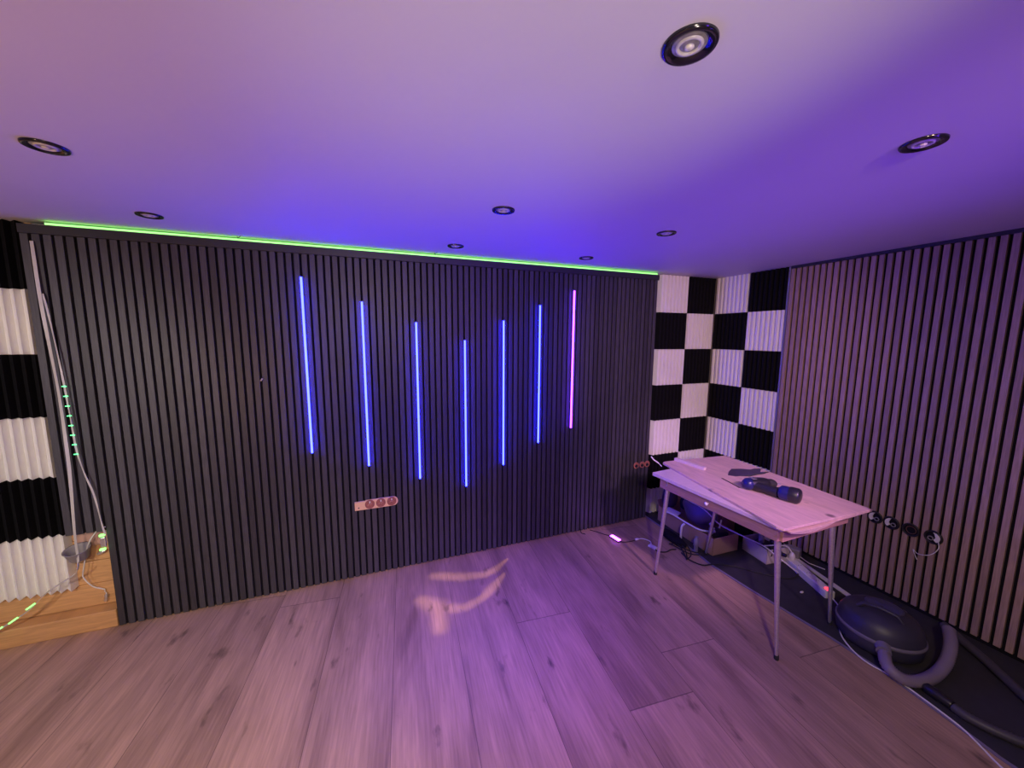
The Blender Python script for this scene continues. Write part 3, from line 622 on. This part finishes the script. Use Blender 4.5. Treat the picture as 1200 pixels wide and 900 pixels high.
# power strip
t = thing('power_strip', 'white power strip with a red switch on the dark floor sheet', 'power strip', (4.12, -1.02, U))
a = Vector((4.205, -.84, U)); b = Vector((4.055, -1.185, U)); L_ = (b-a).length; R = RZ(math.atan2(b.y-a.y, b.x-a.x))
c = (a+b)/2
MB().box((-L_/2, -.028, 0), (L_/2, .028, .045), R, c).build('body', M['whitep'], t, bevel=.006)
for i in range(4):
    x = -L_/2+.05+i*.075
    s = MB().lathe([(.021, .0455), (.021, .0475), (.018, .0475), (.017, .046)], R, c+R @ Vector((x, 0, 0)), 24, True, True).build('socket', M['whitep'], t)
    for s2 in (-.008, .008):
        MB().lathe([(.0028, .0478), (.0026, .0485)], R, c+R @ Vector((x, s2, 0)), 8, False, True).build('pin_hole', M['blackp'], s)
MB().box((L_/2-.035, -.011, .0452), (L_/2-.010, .011, .052), R, c).build('switch', M['red'], t, bevel=.001)
t = thing('power_plug', 'white plug pushed into the far end of the power strip', 'plug', (4.19, -.88, .05))
pc = c+R @ Vector((-L_/2+.05, 0, .048))
MB().lathe([(.017, 0), (.019, .012), (.016, .03), (.007, .042)], I3, pc, 20, True, True).build('plug_body', M['whitep'], t)
tag(MB().tube(P3([tuple(pc+Vector((0, 0, .038))), (4.17, -.86, .125), (4.10, -.84, .14), (4.03, -.80, .128)]), .004, 8).build('white_cable', M['whitep']), 'short white cable from the power strip plug up to the whitish box', 'cable')
tag(MB().box((-.2, -.014, 0), (.2, .014, .012), R @ RZ(.14), (4.235, -1.03, U)).build('cable_duct', M['whitep'], bevel=.003), 'white flat cable duct lying between the power strip and the slats', 'cable duct')
t = thing('power_adapter', 'pale adapter block leaning at the wall end of the power strip', 'adapter', (4.24, -.80, U))
MB().box((-.03, -.045, 0), (.03, .045, .07), RZ(.3), (4.30, -.82, U)).build('body', M['greyp'], t, bevel=.006)
MB().tube([(4.30, -.87, .03), (4.31, -.92, .012), (4.34, -1.0, .009)], .003, 6).build('lead', M['whitep'], t)
tag(MB().tube(P3([(4.05, -1.19, .025), (4.03, -1.24, .009), (3.95, -1.29, .009), (3.86, -1.334, .008), (3.775, -1.40, .008), (3.725, -1.503, .006), (3.735, -1.607, .008), (3.725, -1.707, .008), (3.705, -1.821, .007), (3.675, -1.886, .004), (3.642, -1.942, .004), (3.60, -2.05, .004), (3.5, -2.3, .004)]), .0035, 8).build('white_cable', M['whitep']), 'long thin white cable running from the power strip along the edge strip', 'cable')
tag(blobmesh((3.96, -1.09, .008), (.012, .007, .005), 31, .2, 2).build('paper_scrap', M['whitep']), 'tiny white scrap on the dark floor sheet near the power strip', 'scrap')

# ------------------------------------------------------------------ light controller on the floor
t = thing('light_controller', 'small glowing magenta box on the laminate by the black slats', 'light controller', (3.28, -.19, 0))
cc = Vector((3.275, -.20, 0)); R = RZ(math.radians(-80))
MB().box((-.045, -.017, 0), (.045, .017, .010), R, cc).build('case', M['blackp'], t, bevel=.002)
MB().box((-.042, -.0145, .0105), (.042, .0145, .017), R, cc).build('glowing_face', M['ctrl'], t, bevel=.002)
MB().tube(P3([(3.270, -.155, .006), (3.24, -.12, .005), (3.20, -.06, .005), (3.165, -.016, .005)]), .0025, 6).build('lead', M['blackp'], t)
MB().tube(P3([(3.285, -.247, .006), (3.32, -.262, .005), (3.37, -.268, .005), (3.405, -.266, .006)]), .0025, 6).build('lead', M['blackp'], t)
t = thing('usb_adapter', 'white cable adapter between the glowing controller and the table leg', 'adapter', (3.45, -.33, 0))
MB().lathe([(.006, 0), (.008, .005), (.008, .022), (.005, .03)], RZ(0) @ RY(PI/2), (3.405, -.266, .009), 12, True, True).build('jack', M['whitep'], t)
MB().tube(P3([(3.43, -.266, .009), (3.47, -.275, .008), (3.495, -.32, .008), (3.475, -.36, .008)]), .0035, 8).build('lead', M['whitep'], t)
MB().box((-.016, -.032, 0), (.016, .032, .014), RZ(.25), (3.462, -.39, .001)).build('plug_housing', M['whitep'], t, bevel=.003)
tag(MB().tube(P3([(3.455, -.424, .008), (3.46, -.45, .006), (3.51, -.47, .006), (3.56, -.46, .006), (3.60, -.47, .006)]), .004, 8).build('black_cable', M['rubber']), 'black cable from the white adapter to the cord tangle beneath the table', 'cable')
tag(MB().tube(P3([(3.09, -.010, .030), (3.085, -.018, .012), (3.08, -.035, .005), (3.10, -.06, .004)]), .003, 6).build('cord_end', M['rubber']), 'short dark cord end at the foot of the black slats', 'cord')
tag(MB().tube([(1.028, -.001, 1.270), (1.033, -.012, 1.274), (1.040, -.016, 1.284)], .0035, 8).build('wall_hook', M['whitep']), 'tiny white hook on the black slats left of the first tube', 'hook')
tag(MB().tube(P3([(.98, -.02, H-.001), (.985, -.03, H-.012), (.995, -.035, H-.004), (1.0, -.04, H-.0005)]), .0015, 5).build('wire_end', M['rubber']), 'tiny dark wire end poking from the green strip at the left', 'wire')
tag(MB().tube(P3([(1.985, -.015, H-.001), (1.995, -.03, H-.012), (1.985, -.038, H-.008), (2.0, -.045, H-.0005)]), .0015, 5).build('wire_end', M['rubber']), 'tiny dark wire curl at the green strip beside the middle spotlight', 'wire')

# ------------------------------------------------------------------ vacuum cleaner on the dark sheet
V = Vector((3.925, -1.462, U)); Rv = RZ(math.radians(18))
t = thing('vacuum_cleaner', 'dusty dark blue canister vacuum cleaner lying by the oak slats', 'vacuum cleaner', V)
def ell(prof, seg, sx, sy, name, m, cap0=True, cap1=True, c=V, R=Rv, par=None):
    mb = MB().lathe(prof, Matrix(((sx, 0, 0), (0, sy, 0), (0, 0, 1))), (0, 0, 0), seg, cap0, cap1); mb.v = [R @ v+Vector(c) for v in mb.v]
    return mb.build(name, m, par or t)
ell([(.170, .012), (.185, .022), (.190, .05), (.188, .075)], 40, .82, .86, 'lower_body', M['dust'], True, False)
ell([(.190, .075), (.194, .08), (.194, .088), (.188, .093)], 40, .82, .86, 'bumper', mat('bumper_grey', (.16, .145, .2), .5), False, False)
ell([(.188, .093), (.180, .125), (.160, .155), (.125, .178), (.08, .19), (.002, .195)], 40, .82, .86, 'hood', M['dust'], False, False)
ell([(.060, .0), (.060, .006), (.050, .009), (.002, .010)], 28, 1, 1.2, 'lid', mat('lid_blue', (.06, .06, .15), .3, noise=.3, nscale=30), True, False, V+Vector((.02, .0, .185)))
ell([(.020, .0), (.020, .006), (.002, .008)], 20, 1.4, .8, 'power_button', M['greyp'], True, False, V+Vector((.075, -.05, .170)))
ell([(.012, .0), (.012, .005), (.002, .006)], 16, 1.4, .8, 'cord_button', M['greyp'], True, False, V+Vector((.075, .02, .176)))
MB().tube([V+Rv @ Vector(p) for p in ((-.06, -.08, .178), (-.06, -.06, .205), (-.06, .0, .213), (-.06, .06, .205), (-.06, .08, .178))], .009, 10).build('carry_handle', M['dust'], t)
for sx_, sy_ in ((-.1, .15), (.1, .15)):
    MB().lathe([(.02, -.012), (.028, -.008), (.028, .008), (.02, .012)], Rv @ RY(PI/2), V+Rv @ Vector((sx_*1.05, sy_*.55, .028)), 20, True, True).build('wheel', M['rubber'], t)
MB().lathe([(.030, 0), (.032, .01), (.027, .03), (.027, .05)], Vector((0, 0, 1)).rotation_difference(Vector((-.87, -.5, -.06)).normalized()).to_matrix(), V+Vector((-.118, -.068, .075)), 24, True, True).build('hose_inlet', mat('inlet_grey', (.2, .18, .25), .5), t)

def ribbed(pts, r, amp, step, name, m, par=None):
    P = smooth(pts, 40); out = [P[0]]; acc = 0; rs = [r]
    tot = 0; last = P[0]; res = [P[0]]
    for p in P[1:]:
        while (p-last).length >= step: last = last+(p-last).normalized()*step; res.append(last.copy())
    rs = [r+(amp if i % 2 else 0) for i in range(len(res))]
    return MB().tube(res, rs, 14).build(name, m, par)
p0_ = V+Vector((-.163, -.094, .071))
tag(ribbed([tuple(p0_), (3.715, -1.590, .060), (3.712, -1.622, .045), (3.74, -1.650, .031), (3.80, -1.674, .031), (3.90, -1.680, .033), (3.995, -1.675, .06), (4.083, -1.653, .10), (4.165, -1.615, .122)], .0215, .003, .006, 'vacuum_hose', M['hose']), 'ribbed violet-grey vacuum hose arching from the canister towards the slats', 'vacuum hose')
tag(MB().tube([(4.352, -1.54, .030), (4.22, -1.73, .030), (4.08, -1.90, .030), (4.03, -1.97, .030)], .019, 14).build('vacuum_wand', M['wand']), 'dull grey vacuum tube lying on the dark sheet beside the oak slats', 'vacuum tube')
t = thing('vacuum_hose', 'second dull hose with black nozzle leading out of the lower right corner', 'vacuum hose', (3.75, -1.78, U))
ribbed([(3.764, -1.780, .027), (3.762, -1.82, .025), (3.775, -1.87, .025), (3.80, -1.92, .025), (3.83, -1.97, .025), (3.85, -2.05, .025), (3.85, -2.2, .025)], .0165, .002, .006, 'hose', M['wand'], t)
MB().lathe([(.012, 0), (.020, .008), (.022, .05), (.019, .06), (.019, .085), (.0165, .09)], Vector((0, 0, 1)).rotation_difference(Vector((-.12, -.99, 0)).normalized()).to_matrix(), (3.775, -1.690, .031), 20, True, True).build('nozzle', M['blackp'], t)
